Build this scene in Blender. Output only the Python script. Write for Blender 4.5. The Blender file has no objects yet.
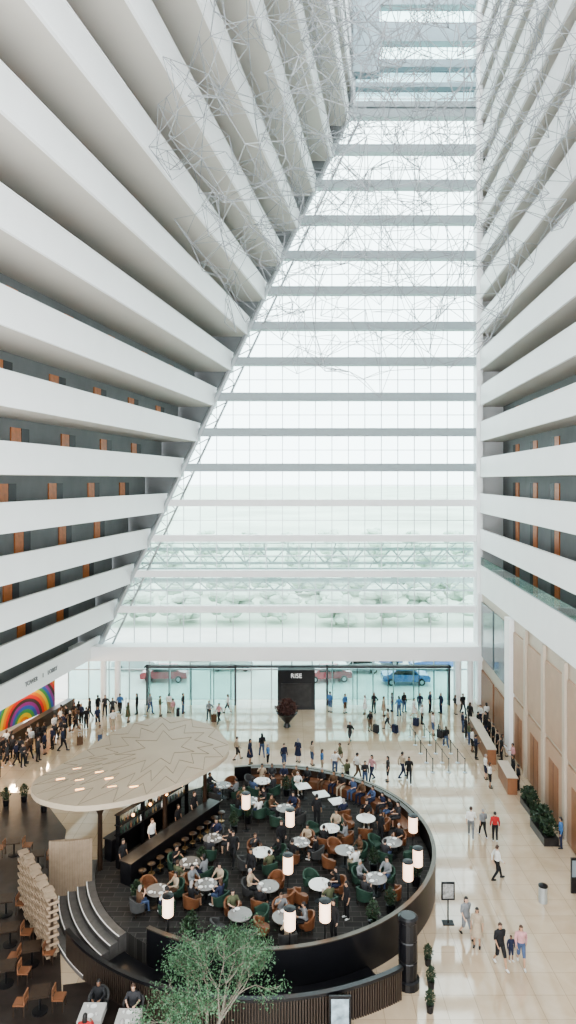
import bpy, bmesh, math, random
from mathutils import Vector, Matrix, kdtree
R = random.Random(7)
scene = bpy.context.scene
COL = scene.collection
pi = math.pi
EYE = 20.0; F = 680.0
try: scene.view_settings.look = 'AgX - Medium High Contrast'
except Exception: pass

def G(px, py, h=0.0):
    """point on the horizontal level h (metres) from a survey of the photograph"""
    d = (EYE-h)*F/(py-480.0)
    return ((px-288.0)*d/F, d, h)

# ---------------------------------------------------------------- materials
MATS = {}
def mat(name, col, rough=0.5, metal=0.0, emis=0.0, noise=0.0, nscale=4.0, bump=0.0, ecol=None, coat=0.0):
    if name in MATS: return MATS[name]
    m = bpy.data.materials.new(name); m.use_nodes = True
    nt = m.node_tree; b = nt.nodes['Principled BSDF']
    c = (*col, 1)
    b.inputs['Base Color'].default_value = c
    b.inputs['Roughness'].default_value = rough
    b.inputs['Metallic'].default_value = metal
    if coat: b.inputs['Coat Weight'].default_value = coat
    if emis:
        b.inputs['Emission Color'].default_value = (*(ecol or col), 1)
        b.inputs['Emission Strength'].default_value = emis
    if noise or bump:
        tc = nt.nodes.new('ShaderNodeTexCoord')
        n = nt.nodes.new('ShaderNodeTexNoise'); n.inputs['Scale'].default_value = nscale
        n.inputs['Detail'].default_value = 5
        nt.links.new(tc.outputs['Object'], n.inputs['Vector'])
        if noise:
            r = nt.nodes.new('ShaderNodeValToRGB')
            r.color_ramp.elements[0].position = .3; r.color_ramp.elements[1].position = .7
            r.color_ramp.elements[0].color = (*[x*(1-noise) for x in col], 1)
            r.color_ramp.elements[1].color = (*[min(1, x*(1+noise*.6)) for x in col], 1)
            nt.links.new(n.outputs['Fac'], r.inputs['Fac'])
            nt.links.new(r.outputs['Color'], b.inputs['Base Color'])
        if bump:
            bp = nt.nodes.new('ShaderNodeBump'); bp.inputs['Strength'].default_value = bump
            nt.links.new(n.outputs['Fac'], bp.inputs['Height'])
            nt.links.new(bp.outputs['Normal'], b.inputs['Normal'])
    MATS[name] = m
    return m

def tile_mat(name, c1, c2, mortar, scale, rough, bw=1.0, rh=1.0, offset=0.0, msize=.01, noisefac=.35, ior=1.5):
    m = bpy.data.materials.new(name); m.use_nodes = True
    nt = m.node_tree; b = nt.nodes['Principled BSDF']; b.inputs['Roughness'].default_value = rough
    b.inputs['IOR'].default_value = ior
    tc = nt.nodes.new('ShaderNodeTexCoord')
    br = nt.nodes.new('ShaderNodeTexBrick'); br.inputs['Scale'].default_value = scale
    br.inputs['Color1'].default_value = (*c1, 1); br.inputs['Color2'].default_value = (*c2, 1)
    br.inputs['Mortar'].default_value = (*mortar, 1); br.inputs['Mortar Size'].default_value = msize
    br.inputs['Brick Width'].default_value = bw; br.inputs['Row Height'].default_value = rh
    br.offset = offset
    nt.links.new(tc.outputs['Object'], br.inputs['Vector'])
    n = nt.nodes.new('ShaderNodeTexNoise'); n.inputs['Scale'].default_value = .5; n.inputs['Detail'].default_value = 8
    n.inputs['Distortion'].default_value = 1.5
    nt.links.new(tc.outputs['Object'], n.inputs['Vector'])
    mx = nt.nodes.new('ShaderNodeMix'); mx.data_type = 'RGBA'; mx.blend_type = 'MULTIPLY'
    mx.inputs[0].default_value = noisefac
    rr = nt.nodes.new('ShaderNodeValToRGB')
    rr.color_ramp.elements[0].position = .35; rr.color_ramp.elements[0].color = (.80, .75, .68, 1)
    rr.color_ramp.elements[1].position = .65; rr.color_ramp.elements[1].color = (1, 1, 1, 1)
    nt.links.new(n.outputs['Fac'], rr.inputs['Fac'])
    nt.links.new(br.outputs['Color'], mx.inputs[6]); nt.links.new(rr.outputs['Color'], mx.inputs[7])
    nt.links.new(mx.outputs[2], b.inputs['Base Color'])
    MATS[name] = m
    return m

def glass_mat(name, tint, refl=.06):
    m = bpy.data.materials.new(name); m.use_nodes = True
    nt = m.node_tree; nt.nodes.clear()
    o = nt.nodes.new('ShaderNodeOutputMaterial'); t = nt.nodes.new('ShaderNodeBsdfTransparent')
    t.inputs['Color'].default_value = (*tint, 1)
    g = nt.nodes.new('ShaderNodeBsdfGlossy'); g.inputs['Roughness'].default_value = .05
    mx = nt.nodes.new('ShaderNodeMixShader'); mx.inputs[0].default_value = refl
    nt.links.new(t.outputs[0], mx.inputs[1]); nt.links.new(g.outputs[0], mx.inputs[2])
    nt.links.new(mx.outputs[0], o.inputs[0])
    MATS[name] = m
    return m

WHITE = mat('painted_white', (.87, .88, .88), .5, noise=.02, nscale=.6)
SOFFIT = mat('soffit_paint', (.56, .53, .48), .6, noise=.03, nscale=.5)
CORR = mat('corridor_wall_paint', (.22, .23, .235), .7, noise=.1, nscale=.8)
DOORW = mat('door_wood', (.58, .19, .06), .45, noise=.2, nscale=3)
DOORD = mat('door_dark', (.05, .05, .055), .5)
TRAN = mat('transom_backlit_grey', (.31, .36, .375), .5, noise=.04)  # white beams against the light: their backlit shade is put into this grey
BLUEG = mat('upper_panel', (.30, .39, .43), .5, noise=.1, nscale=.8)
STEEL = mat('brushed_steel', (.50, .54, .56), .35, metal=.6)
BLACK = mat('black_lacquer', (.008, .008, .010), .3, noise=.2)
BLACKM = mat('black_metal', (.014, .014, .016), .4, metal=.5)
DARK = mat('dark_stone', (.024, .022, .022), .35, noise=.4, nscale=3)
DWOOD = mat('dark_wood', (.035, .020, .012), .4, noise=.3, nscale=5)
WOOD = mat('warm_wood_panel', (.27, .125, .065), .45, noise=.15, nscale=2)
PANEL = mat('beige_brown_panel', (.43, .285, .20), .45, noise=.08, nscale=1)
LWOOD = mat('pale_timber', (.32, .24, .17), .5, noise=.15, nscale=4)
WSTONE = mat('warm_stone', (.50, .42, .34), .4, noise=.08, nscale=1)
MARBLE = tile_mat('marble_tiles', (.54, .435, .32), (.50, .395, .285), (.30, .24, .17), 1.0, .055, 1.2, 1.2, 0, .010, .5, 1.95)
CARPET = tile_mat('patterned_carpet', (.012, .011, .010), (.030, .028, .026), (.055, .05, .047), 1.0, .8, .8, .35, .5, .02, .5)
DFLOOR = mat('dark_timber_floor', (.028, .02, .017), .35, noise=.4, nscale=2)
PAVE = mat('driveway_paving', (.66, .65, .62), .7, noise=.1, nscale=.3)
GRASS = mat('parkland', (.54, .63, .54), .9, noise=.25, nscale=.02)  # distance haze put into the pale ground colour
LEAFH = mat('haze_paled_leaves', (.50, .60, .52), .9, noise=.15, nscale=.3)  # leaf green paled to carry the haze in its colour
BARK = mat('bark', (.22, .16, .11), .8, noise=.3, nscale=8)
BARKH = mat('haze_paled_bark', (.48, .50, .43), .8)  # bark paled too, haze painted in
TRUSS = mat('truss_paint', (.36, .43, .42), .5)
LEAF = mat('ficus_leaf', (.055, .125, .06), .5, noise=.4, nscale=3)
LEAFD = mat('dark_leaf', (.022, .045, .02), .5, noise=.4, nscale=6)
LAMPG = mat('lamp_shade_glow', (.9, .72, .58), .5, emis=1.7, ecol=(1, .64, .42))
WARMG = mat('warm_light', (1, .6, .3), .5, emis=4, ecol=(1, .5, .2))
TTOP = mat('white_table_top', (.68, .68, .66), .25)
TDARK = mat('grey_table_top', (.18, .17, .16), .25)
CERAM = mat('white_ceramic', (.75, .75, .73), .2)
GREENF = mat('green_velvet', (.024, .058, .040), .7, noise=.2)
TANF = mat('tan_leather', (.17, .072, .034), .5, noise=.2)
GREYF = mat('grey_fabric', (.05, .05, .05), .8, noise=.2)
ORNF = mat('rust_leather', (.18, .075, .035), .5, noise=.1)
BRASS = mat('brass', (.30, .20, .10), .35, metal=.8)
CANT = mat('canopy_top', (.36, .285, .205), .6, noise=.06, nscale=.8)
CANR = mat('canopy_edge', (.46, .38, .29), .5)
GLASS = glass_mat('clear_glass', (.80, .93, .925), .04)
GLASSD = glass_mat('tinted_glass', (.50, .62, .64), .10)
RAILG = glass_mat('balustrade_glass', (.62, .70, .68), .15)
SKIN = [mat('skin_light', (.55, .35, .25), .5), mat('skin_tan', (.42, .25, .16), .5), mat('skin_brown', (.22, .12, .075), .5)]
HAIR = [mat('hair_black', (.012, .01, .01), .5), mat('hair_brown', (.06, .03, .018), .5), mat('hair_grey', (.3, .28, .27), .6)]
EYEM = mat('eye_dark', (.01, .01, .01), .2)
SHOEB = mat('shoe_black', (.015, .015, .015), .4)
CLO = {}
for n, c in dict(white=(.66, .66, .64), black=(.010, .010, .012), navy=(.015, .02, .05), grey=(.19, .20, .21), beige=(.38, .31, .23),
                 blue=(.06, .15, .32), denim=(.06, .09, .17), red=(.40, .03, .03), pink=(.48, .26, .27), olive=(.09, .10, .055),
                 brown=(.10, .055, .03), charcoal=(.032, .032, .036)).items():
    CLO[n] = mat('cloth_'+n, c, .85, noise=.12, nscale=9)

# ---------------------------------------------------------------- mesh builder
class MB:
    def __init__(s): s.v = []; s.f = []; s.m = []
    def add(s, vs, fs, m=0):
        o = len(s.v); s.v += [tuple(v) for v in vs]
        for f in fs: s.f.append([i+o for i in f]); s.m.append(m)
        return s
    def box(s, x0, x1, y0, y1, z0, z1, m=0):
        return s.add([(x0,y0,z0),(x1,y0,z0),(x1,y1,z0),(x0,y1,z0),(x0,y0,z1),(x1,y0,z1),(x1,y1,z1),(x0,y1,z1)],
                     [(0,3,2,1),(4,5,6,7),(0,1,5,4),(1,2,6,5),(2,3,7,6),(3,0,4,7)], m)
    def obox(s, c, ax, L, W, z0, z1, m=0):
        a = Vector((ax[0], ax[1])).normalized(); n = Vector((-a.y, a.x)); c = Vector(c[:2])
        ps = [c-a*L/2-n*W/2, c+a*L/2-n*W/2, c+a*L/2+n*W/2, c-a*L/2+n*W/2]
        return s.prism([(p.x, p.y) for p in ps], z0, z1, m)
    def prism(s, poly, z0, z1, m=0):
        n = len(poly)
        vs = [(x,y,z0) for x,y in poly]+[(x,y,z1) for x,y in poly]
        fs = [list(range(n))[::-1], list(range(n,2*n))]+[(i,(i+1)%n,n+(i+1)%n,n+i) for i in range(n)]
        return s.add(vs, fs, m)
    def lathe(s, prof, n=16, c=(0,0), m=0, sx=1, sy=1):
        vs = []; fs = []
        for r,z in prof:
            for i in range(n):
                a = 2*pi*i/n; vs.append((c[0]+r*math.cos(a)*sx, c[1]+r*math.sin(a)*sy, z))
        k = len(prof)
        for j in range(k-1):
            for i in range(n): fs.append((j*n+i, j*n+(i+1)%n, (j+1)*n+(i+1)%n, (j+1)*n+i))
        fs.append(list(range(n))[::-1]); fs.append([(k-1)*n+i for i in range(n)])
        return s.add(vs, fs, m)
    def ell(s, c, r, nu=12, nv=8, m=0):
        vs = []; fs = []
        for j in range(1, nv):
            t = pi*j/nv
            for i in range(nu):
                a = 2*pi*i/nu
                vs.append((c[0]+r[0]*math.sin(t)*math.cos(a), c[1]+r[1]*math.sin(t)*math.sin(a), c[2]-r[2]*math.cos(t)))
        for j in range(nv-2):
            for i in range(nu): fs.append((j*nu+i, j*nu+(i+1)%nu, (j+1)*nu+(i+1)%nu, (j+1)*nu+i))
        b = len(vs); vs.append((c[0],c[1],c[2]-r[2])); vs.append((c[0],c[1],c[2]+r[2]))
        for i in range(nu):
            fs.append((b, (i+1)%nu, i)); fs.append((b+1, (nv-2)*nu+i, (nv-2)*nu+(i+1)%nu))
        return s.add(vs, fs, m)
    def tube(s, pts, rad, n=8, m=0):
        pts = [Vector(p) for p in pts]
        if not hasattr(rad, '__len__'): rad = [rad]*len(pts)
        vs = []; fs = []; u = None
        for i,p in enumerate(pts):
            if i == 0: t = pts[1]-p
            elif i == len(pts)-1: t = p-pts[i-1]
            else: t = (pts[i+1]-p).normalized()+(p-pts[i-1]).normalized()
            t.normalize()
            if u is None:
                u = t.cross(Vector((0,0,1)))
                if u.length < .05: u = t.cross(Vector((0,1,0)))
            u = u - t*u.dot(t); u.normalize(); w = t.cross(u)
            for k in range(n):
                a = 2*pi*k/n; vs.append(p+(u*math.cos(a)+w*math.sin(a))*rad[i])
        for j in range(len(pts)-1):
            for i in range(n): fs.append((j*n+i, j*n+(i+1)%n, (j+1)*n+(i+1)%n, (j+1)*n+i))
        fs.append(list(range(n))[::-1]); fs.append([(len(pts)-1)*n+i for i in range(n)])
        return s.add(vs, fs, m)
    def arc(s, cx, cy, r0, r1, z0, z1, a0, a1, n=48, m=0):
        vs = []; fs = []
        for i in range(n+1):
            a = math.radians(a0+(a1-a0)*i/n); c, q = math.cos(a), math.sin(a)
            vs += [(cx+r0*c,cy+r0*q,z0),(cx+r1*c,cy+r1*q,z0),(cx+r1*c,cy+r1*q,z1),(cx+r0*c,cy+r0*q,z1)]
        for i in range(n):
            for k in range(4): fs.append((i*4+k, i*4+(k+1)%4, i*4+4+(k+1)%4, i*4+4+k))
        fs.append((0,1,2,3)); fs.append((4*n+3,4*n+2,4*n+1,4*n))
        return s.add(vs, fs, m)
    def mesh(s, name, mats, smooth=False):
        me = bpy.data.meshes.new(name); me.from_pydata(s.v, [], s.f)
        if not isinstance(mats, (list, tuple)): mats = [mats]
        for q in mats: me.materials.append(q)
        me.polygons.foreach_set('material_index', s.m)
        bm = bmesh.new(); bm.from_mesh(me); bmesh.ops.recalc_face_normals(bm, faces=bm.faces); bm.to_mesh(me); bm.free()
        if smooth:
            me.polygons.foreach_set('use_smooth', [True]*len(me.polygons))
            try: me.set_sharp_from_angle(angle=math.radians(40))
            except Exception: pass
        me.update(); return me

def put(o): COL.objects.link(o); return o
def single(name, mb, mats, label, cat=None, loc=(0,0,0), rz=0, smooth=False, structure=False, group=None, stuff=False):
    me = mb if isinstance(mb, bpy.types.Mesh) else mb.mesh(name, mats, smooth)
    o = bpy.data.objects.new(name, me); put(o); o.location = loc; o.rotation_euler = (0,0,rz)
    o['label'] = label; o['category'] = cat or name.replace('_', ' ')
    if structure: o['kind'] = 'structure'
    if stuff: o['kind'] = 'stuff'
    if group: o['group'] = group
    return o

class Proto:
    """a thing: empty + parts; parts = [(name, mesh, label)]"""
    def __init__(s, name, label, cat, parts, group=None):
        s.name, s.label, s.cat, s.parts, s.group = name, label, cat, parts, group
    def make(s, loc, rz=0, sc=1.0, label=None, over=None, group=None):
        e = bpy.data.objects.new(s.name, None); e.empty_display_size = .2; put(e)
        e.location = loc; e.rotation_euler = (0,0,rz)
        e.scale = (sc,sc,sc) if not hasattr(sc, '__len__') else sc
        e['label'] = label or s.label; e['category'] = s.cat
        g = group or s.group
        if g: e['group'] = g
        for p in s.parts:
            o = bpy.data.objects.new(p[0], p[1]); put(o); o.parent = e
            if len(p) > 2 and p[2]: o['label'] = p[2]
            if over and p[0] in over:
                o.material_slots[0].link = 'OBJECT'; o.material_slots[0].material = over[p[0]]
        return e

def M(name, mb, mats, smooth=False): return mb.mesh(name, mats, smooth)

trim_n = [0]; win_n = [0]; door_n = [0]
def trim(mb, mats, label, **k):
    trim_n[0] += 1; return single('trim_%d' % trim_n[0], mb, mats, label, 'balcony' if 'balcony' in label else 'trim', structure=True, **k)

# ---------------------------------------------------------------- building shell
YF = 62.0
SL, SR = .175, .0765
def XL(z): return min(-16.7+.4716*(z-5.9), 5.84)
XR0 = 17.3
def strip(mb, xf, slope, u0, u1, z0, z1, y0=-6.0, y1=YF, m=0):
    a0 = xf-slope*(YF-y0); a1 = xf-slope*(YF-y1)
    mb.add([(a0+u0,y0,z0),(a0+u1,y0,z0),(a1+u1,y1,z0),(a1+u0,y1,z0),(a0+u0,y0,z1),(a0+u1,y0,z1),(a1+u1,y1,z1),(a1+u0,y1,z1)],
           [(0,3,2,1),(4,5,6,7),(0,1,5,4),(1,2,6,5),(2,3,7,6),(3,0,4,7)], m)

LEV = [4.96]+[8.33+3.2*k for k in range(19)]
wl = MB(); wr = MB(); CD = 2.0
for i, z in enumerate(LEV):
    b = MB(); x = XL(z)
    strip(b, x, SL, -.16, 0, z-.86, z+.80)
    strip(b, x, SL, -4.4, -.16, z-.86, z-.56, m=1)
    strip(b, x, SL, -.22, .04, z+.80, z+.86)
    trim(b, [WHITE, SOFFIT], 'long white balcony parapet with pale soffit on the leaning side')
    strip(wl, x, SL, -CD-.1, -CD, z-.56, z+2.4)
    if i >= 2:
        b = MB(); zb = z-(1.6 if i == 2 else .86)
        strip(b, XR0, SR, 0, .16, zb, z+.80)
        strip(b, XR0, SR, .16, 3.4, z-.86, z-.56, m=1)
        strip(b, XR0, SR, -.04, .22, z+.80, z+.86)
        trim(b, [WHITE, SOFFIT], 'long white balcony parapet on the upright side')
        strip(wr, XR0, SR, 2.3, 2.4, z-.56, z+2.4)
strip(wl, XL(5), SL, -7.1, -7.0, 0, 4.5, y0=10)
single('wall_left', wl, [CORR], 'grey corridor walls behind the balconies', 'wall', structure=True)
single('wall_right', wr, [CORR], 'grey corridor walls behind the balconies', 'wall', structure=True)
b = MB(); strip(b, XR0, SR, .05, .09, 12.4, 13.1)
win_n[0] += 1
single('window_%d' % win_n[0], b, [RAILG], 'low glass balustrade above the long white ledge', 'balustrade', structure=True)

dm = M('corridor_door', MB().box(-.05,.06,-.5,.5,0,2.4), [DOORW])
dd = M('corridor_niche', MB().box(-.05,.05,-.4,.4,0,2.4), [DOORD])
for i, z in enumerate(LEV[1:13]):
    for side in (0, 1):
        if side and i < 1: continue
        y = 22.0+(i%2)*1.3 if side == 0 else 36.0
        while y < 61:
            s = SL if side == 0 else SR
            xx = (XL(z)-CD+.02 if side == 0 else XR0+2.28)-s*(YF-y)
            for q, (me, dy) in enumerate(((dm, 0), (dd, .95))):
                door_n[0] += 1
                single('door_%d' % door_n[0], me, None, 'orange-brown wooden guest room door' if q == 0 else 'dark door niche beside a room door', 'door',
                       loc=(xx+s*dy, y+dy, z-.55), rz=-math.atan(s), structure=True)
            y += 5.6 if side == 0 else 5.2
single('floor', MB().box(-38, 24, 14, 62, -.3, 0), [MARBLE], 'polished beige marble tile floor', 'floor', structure=True)

# lower right wall
b = MB(); strip(b, XR0, SR, .12, .5, 0, 10.1, y0=14)
single('wall_right_lower', b, [WSTONE], 'warm pale stone wall under the balconies', 'wall', structure=True)
def rx(y): return XR0-SR*(YF-y)
for y, wdt in ((50.0,.55),(61.0,.4)):
    b = MB(); b.box(-.30,.1,-wdt,wdt,0,9.85); b.box(-.35,.1,-wdt-.05,wdt+.05,0,.3)
    trim(b, [WHITE], 'tall white pilaster on the side wall', loc=(rx(y), y, 0))
for y in (37.9, 41.9, 45.9):
    b = MB(); b.box(-.12,.1,-.22,.22,0,9.85); trim(b, [WSTONE], 'flat stone pier between wall panels', loc=(rx(y), y, 0), rz=-math.atan(SR))
for y0, y1, zt, mm in ((34.3,37.5,9.0,PANEL),(38.3,41.5,9.0,PANEL),(42.3,45.5,9.0,PANEL),(46.3,49.2,9.0,PANEL)):
    b = MB(); yc = (y0+y1)/2; L = (y1-y0)
    b.box(-.02,.14,-L/2,L/2,4.6,zt)
    b.box(-.02,.14,-L/2,L/2,.1,4.3,0)
    b.box(-.05,.10,-.85,.85,.1,3.4,1); b.box(-.06,.10,-.02,.02,.1,3.4,2)
    trim(b, [mm, WOOD, DWOOD], 'beige timber wall panelling with a brown door leaf', loc=(rx(yc), yc, 0), rz=-math.atan(SR))
OFFG = mat('office_glass', (.12,.15,.16), .12)
for y0, y1 in ((51.0,55.2),(55.8,60.3)):
    yc = (y0+y1)/2; L = y1-y0
    door_n[0] += 1
    single('door_%d' % door_n[0], MB().box(-.03,.1,-L/2,L/2,0,3.2), [WOOD], 'timber double door in the side wall', 'door', loc=(rx(yc),yc,0), rz=-math.atan(SR), structure=True)
    win_n[0] += 1
    single('window_%d' % win_n[0], MB().box(-.03,.1,-L/2,L/2,4.4,9.2), [OFFG], 'tinted office window high in side wall', 'window', loc=(rx(yc),yc,0), rz=-math.atan(SR), structure=True)

# facade
b = MB().box(XL(4.5)-3, XR0+1.6, 60.2, 62.2, 3.95, 5.2)
trim(b, [WHITE], 'deep white beam across the entrance below the glass wall')
zs = LEV[1:]
for i, z in enumerate(zs):
    if z > 55: break
    h = .30 if i < 4 else .36
    b = MB(); b.box(XL(z), XR0+.1, 61.3, 62.1, z-h, z+h)
    trim(b, [WHITE if i < 4 else TRAN], 'horizontal white service beam across the glass wall')  # upper beams take the grey with backlit shade painted in
prev = 5.2
for z in zs:
    if z > 55: break
    xa, xb = XL(prev), XL(z)
    win_n[0] += 1
    w = MB().add([(xa,62.05,prev),(XR0,62.05,prev),(XR0,62.05,z),(xb,62.05,z)], [(0,1,2,3)])
    single('window_%d' % win_n[0], w, [GLASS], 'band of clear glazing in the tall glass wall', 'window', structure=True)
    prev = z
b = MB()
x = -14.0
while x < 17:
    zt2 = min(53, 5.9+(x+16.7)/.4716)
    if x > 5.84: zt2 = 66
    b.box(x-.035, x+.035, 61.9, 62.0, 5.2, max(5.4, zt2)); x += 1.5
for z in zs:
    if z < 54: b.box(XL(z+1.6), XR0, 61.95, 62.0, z+1.57, z+1.63)
trim(b, [STEEL], 'slender vertical and horizontal cables of the glass wall')
b = MB()
pa = Vector((XL(5.2), 61.4, 5.2)); pb = Vector((5.84, 61.4, 53.7)); pc = Vector((5.84, 61.4, 66))
b.tube([pa+Vector((.1,0,0)), pb+Vector((.1,0,0))], .22, 8); b.tube([pb, pc], .3, 8)
b.tube([pa+Vector((1.2,0,0)), pb+Vector((1.2,0,0))], .10, 6)
n = 30
for i in range(n):
    p = pa.lerp(pb, i/n); q = pa.lerp(pb, (i+.5)/n); q2 = pa.lerp(pb, (i+1)/n)
    b.tube([p, q+Vector((1.2,0,0))], .05, 5); b.tube([q+Vector((1.2,0,0)), q2], .05, 5)
trim(b, [STEEL], 'inclined steel lattice mast along the sloping side of glass wall', smooth=True)
b = MB().box(XR0-.35, XR0+.2, 61.0, 62.2, 5.2, 68); b.box(XR0+.2, XR0+4, 61.9, 62.2, 5.2, 68)
trim(b, [WHITE], 'white corner post of the glass wall')
b = MB().add([(-40,62.2,5),(XL(5.2),62.2,5),(5.84,62.2,53.7),(5.84,62.2,70),(-40,62.2,70)], [(0,1,2,3,4)])
single('wall_back', b, [CORR], 'grey end wall of the leaning tower', 'wall', structure=True)
for z0, z1, mm in ((53.6,54.1,TRAN),(55.4,55.8,BLUEG),(57.2,57.9,BLUEG),(59.5,61.2,BLUEG),(62.8,70,BLUEG)):
    trim(MB().box(5.84, XR0, 61.2, 62.1, z0, z1), [mm], 'blue-grey panel band at the top of the glass wall')
for z0, z1, mm in ((54.1,55.4,GLASSD),(55.8,57.2,GLASSD),(57.9,59.5,GLASS),(61.2,62.8,GLASS)):
    win_n[0] += 1
    single('window_%d' % win_n[0], MB().box(5.84,XR0,61.98,62.0,z0,z1), [mm], 'narrow high window strip', 'window', structure=True)
trim(MB().box(5.84, 8.2, 60.8, 61.9, 56.5, 70), [BLUEG], 'blue-grey panel pier at the top of the glass wall')

b = MB()
xx = -20.0
while xx < 17.2:
    b.box(xx-.05, xx+.05, 61.9, 62.05, 0, 3.95); xx += 1.85
b.box(-20, 17, 61.85, 62.05, 2.7, 2.82)
trim(b, [STEEL], 'slim metal frames of the entrance glazing')
win_n[0] += 1
single('window_%d' % win_n[0], MB().box(-20,17.2,61.96,61.98,0,3.95), [GLASS], 'clear glazing at entrance level', 'window', structure=True)
for px in (104, 118, 458, 470):
    X = (px-288)/F*61
    trim(MB().lathe([(.28,0),(.28,3.95)], 16, (X, 60.9)), [WHITE], 'round white column by the entrance', smooth=True)
GREYFR = mat('dark_bronze_frame', (.05,.05,.055), .4)
def portal(x0, x1, y, label):
    fr = MB().box(x0,x0+.16,y,y+.5,0,3.5).box(x1-.16,x1,y,y+.5,0,3.5).box(x0,x1,y,y+.5,3.3,3.5)
    gl = MB().box(x0+.16,x1-.16,y+.2,y+.22,0,3.3)
    for s in (.25,.5,.75): fr.box(x0+(x1-x0)*s-.03,x0+(x1-x0)*s+.03,y+.15,y+.27,0,3.3)
    Proto('entrance_portal', label, 'doorway', [('frame', M('portal_frame', fr, [GREYFR])), ('glass_door', M('portal_glass', gl, [GLASS]))]).make((0,0,0))
portal(-12.6, -4.6, 60.3, 'thin dark framed glass entrance vestibule facing the driveway')
portal(3.4, 14.4, 60.3, 'wide dark framed glass entrance vestibule facing the driveway')
trim(MB().box(-4.6, 3.4, 60.3, 60.7, 3.34, 3.5), [GREYFR], 'thin dark header bar linking the entrance vestibules')
kb = MB().box(-.9,2.35,59.2,60.1,0,3.45); kb.box(-.6,2.05,59.12,59.2,.3,2.3,1)
ek = Proto('directory_board', 'tall black board between the entrance doors', 'sign', [('panel', M('board_panel', kb, [BLACK, DARK]))]).make((0,0,0))
def text(body, size, loc, rot, m, name, parent=None, label=None):
    c = bpy.data.curves.new(name, 'FONT'); c.body = body; c.size = size; c.extrude = .02; c.align_x = 'CENTER'
    t = bpy.data.objects.new('tmp', c); put(t)
    dg = bpy.context.evaluated_depsgraph_get(); dg.update()
    me = bpy.data.meshes.new_from_object(t.evaluated_get(dg)); bpy.data.objects.remove(t)
    me.materials.clear(); me.materials.append(m)
    o = bpy.data.objects.new(name, me); put(o); o.location = loc; o.rotation_euler = rot
    if parent: o.parent = parent
    else: o['category'] = 'lettering'
    if label: o['label'] = label
    return o
text('RISE', .55, (.72, 59.15, 2.78), (pi/2,0,0), mat('letter_white', (.75,.75,.75), .5, emis=.4), 'lettering', ek)
for wd_, yy in (('TOWER', 50.6), ('1', 52.2), ('LOBBY', 53.6)):
    xx = XL(4.96)-SL*(YF-yy)
    text(wd_, .48, (xx+.06, yy, 4.85), (pi/2,0,pi/2-math.atan(SL)), mat('letter_grey', (.22,.22,.23), .5), 'sign_lettering', None, 'grey capital letters on the lowest white parapet')

# ---------------------------------------------------------------- outdoors
single('ground', MB().box(-120,120,62.2,92,-.32,-.02), [PAVE], 'pale paved hotel driveway', 'ground')
single('parkland', MB().box(-1500,1500,92,2300,-1.0,-.4), [GRASS], 'haze-paled green park and gardens beyond the driveway', 'ground')
def hazetree(seed):
    r = random.Random(seed); mb = MB()
    for i in range(34): 
        a = r.random()*6.28; q = 2.9*r.random()**.6; zz = 1.0+r.random()*4.4
        s_ = .6+r.random()*.7
        mb.ell((q*math.cos(a), q*math.sin(a), zz), (s_*1.3,s_*1.3,s_*.8), 8, 5)
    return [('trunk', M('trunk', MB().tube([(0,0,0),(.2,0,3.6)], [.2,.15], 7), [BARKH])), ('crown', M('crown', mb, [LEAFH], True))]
HT = [Proto('tree', 'broad leafy haze-paled green tree beyond the driveway', 'tree', hazetree(k), 'park trees') for k in range(3)]
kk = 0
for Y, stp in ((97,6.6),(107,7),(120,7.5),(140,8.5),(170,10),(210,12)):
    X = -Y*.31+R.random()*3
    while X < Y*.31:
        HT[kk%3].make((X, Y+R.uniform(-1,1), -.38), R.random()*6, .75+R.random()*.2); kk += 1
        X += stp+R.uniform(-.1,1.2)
for k, (Y, zl, zh) in enumerate(((65.5,12.0,13.4),(72,9.5,10.6),(79,7.2,8.3))):
    ch = MB(); wb = MB(); X0, X1 = -22, 24
    ch.box(X0,X1,Y-.12,Y+.12,zh-.12,zh+.12); ch.box(X0,X1,Y-.12,Y+.12,zl-.12,zl+.12)
    nn = 18
    for i in range(nn):
        a = X0+(X1-X0)*i/nn; c = X0+(X1-X0)*(i+.5)/nn; d = X0+(X1-X0)*(i+1)/nn
        wb.tube([(a,Y,zl),(c,Y,zh)], .08, 5); wb.tube([(c,Y,zh),(d,Y,zl)], .08, 5)
    Proto('roof_truss', 'pale steel truss of the driveway canopy', 'truss', [('chord', M('chord', ch, [TRUSS])), ('web', M('web', wb, [TRUSS]))], 'driveway canopy trusses').make((0,0,0))
cn = MB()
for i in range(22):
    X = -22+i*2.2; cn.tube([(X,62.5,14.2),(X,82,7.6)], .06, 5)
for i in range(8):
    t = i/7; cn.box(-22,24,62.5+19.5*t-.06,62.5+19.5*t+.06,14.2-6.6*t-.05,14.2-6.6*t+.05)
Proto('driveway_canopy', 'sloping glass canopy over the driveway', 'canopy', [('glazing_bar', M('glazing_bar', cn, [TRUSS])),
      ('glass', M('canopy_glass', MB().add([(-22,62.5,14.25),(24,62.5,14.25),(24,82,7.65),(-22,82,7.65)], [(0,1,2,3)]), [glass_mat('green_glass', (.84,.93,.89), .08)]))]).make((0,0,0))
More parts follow.
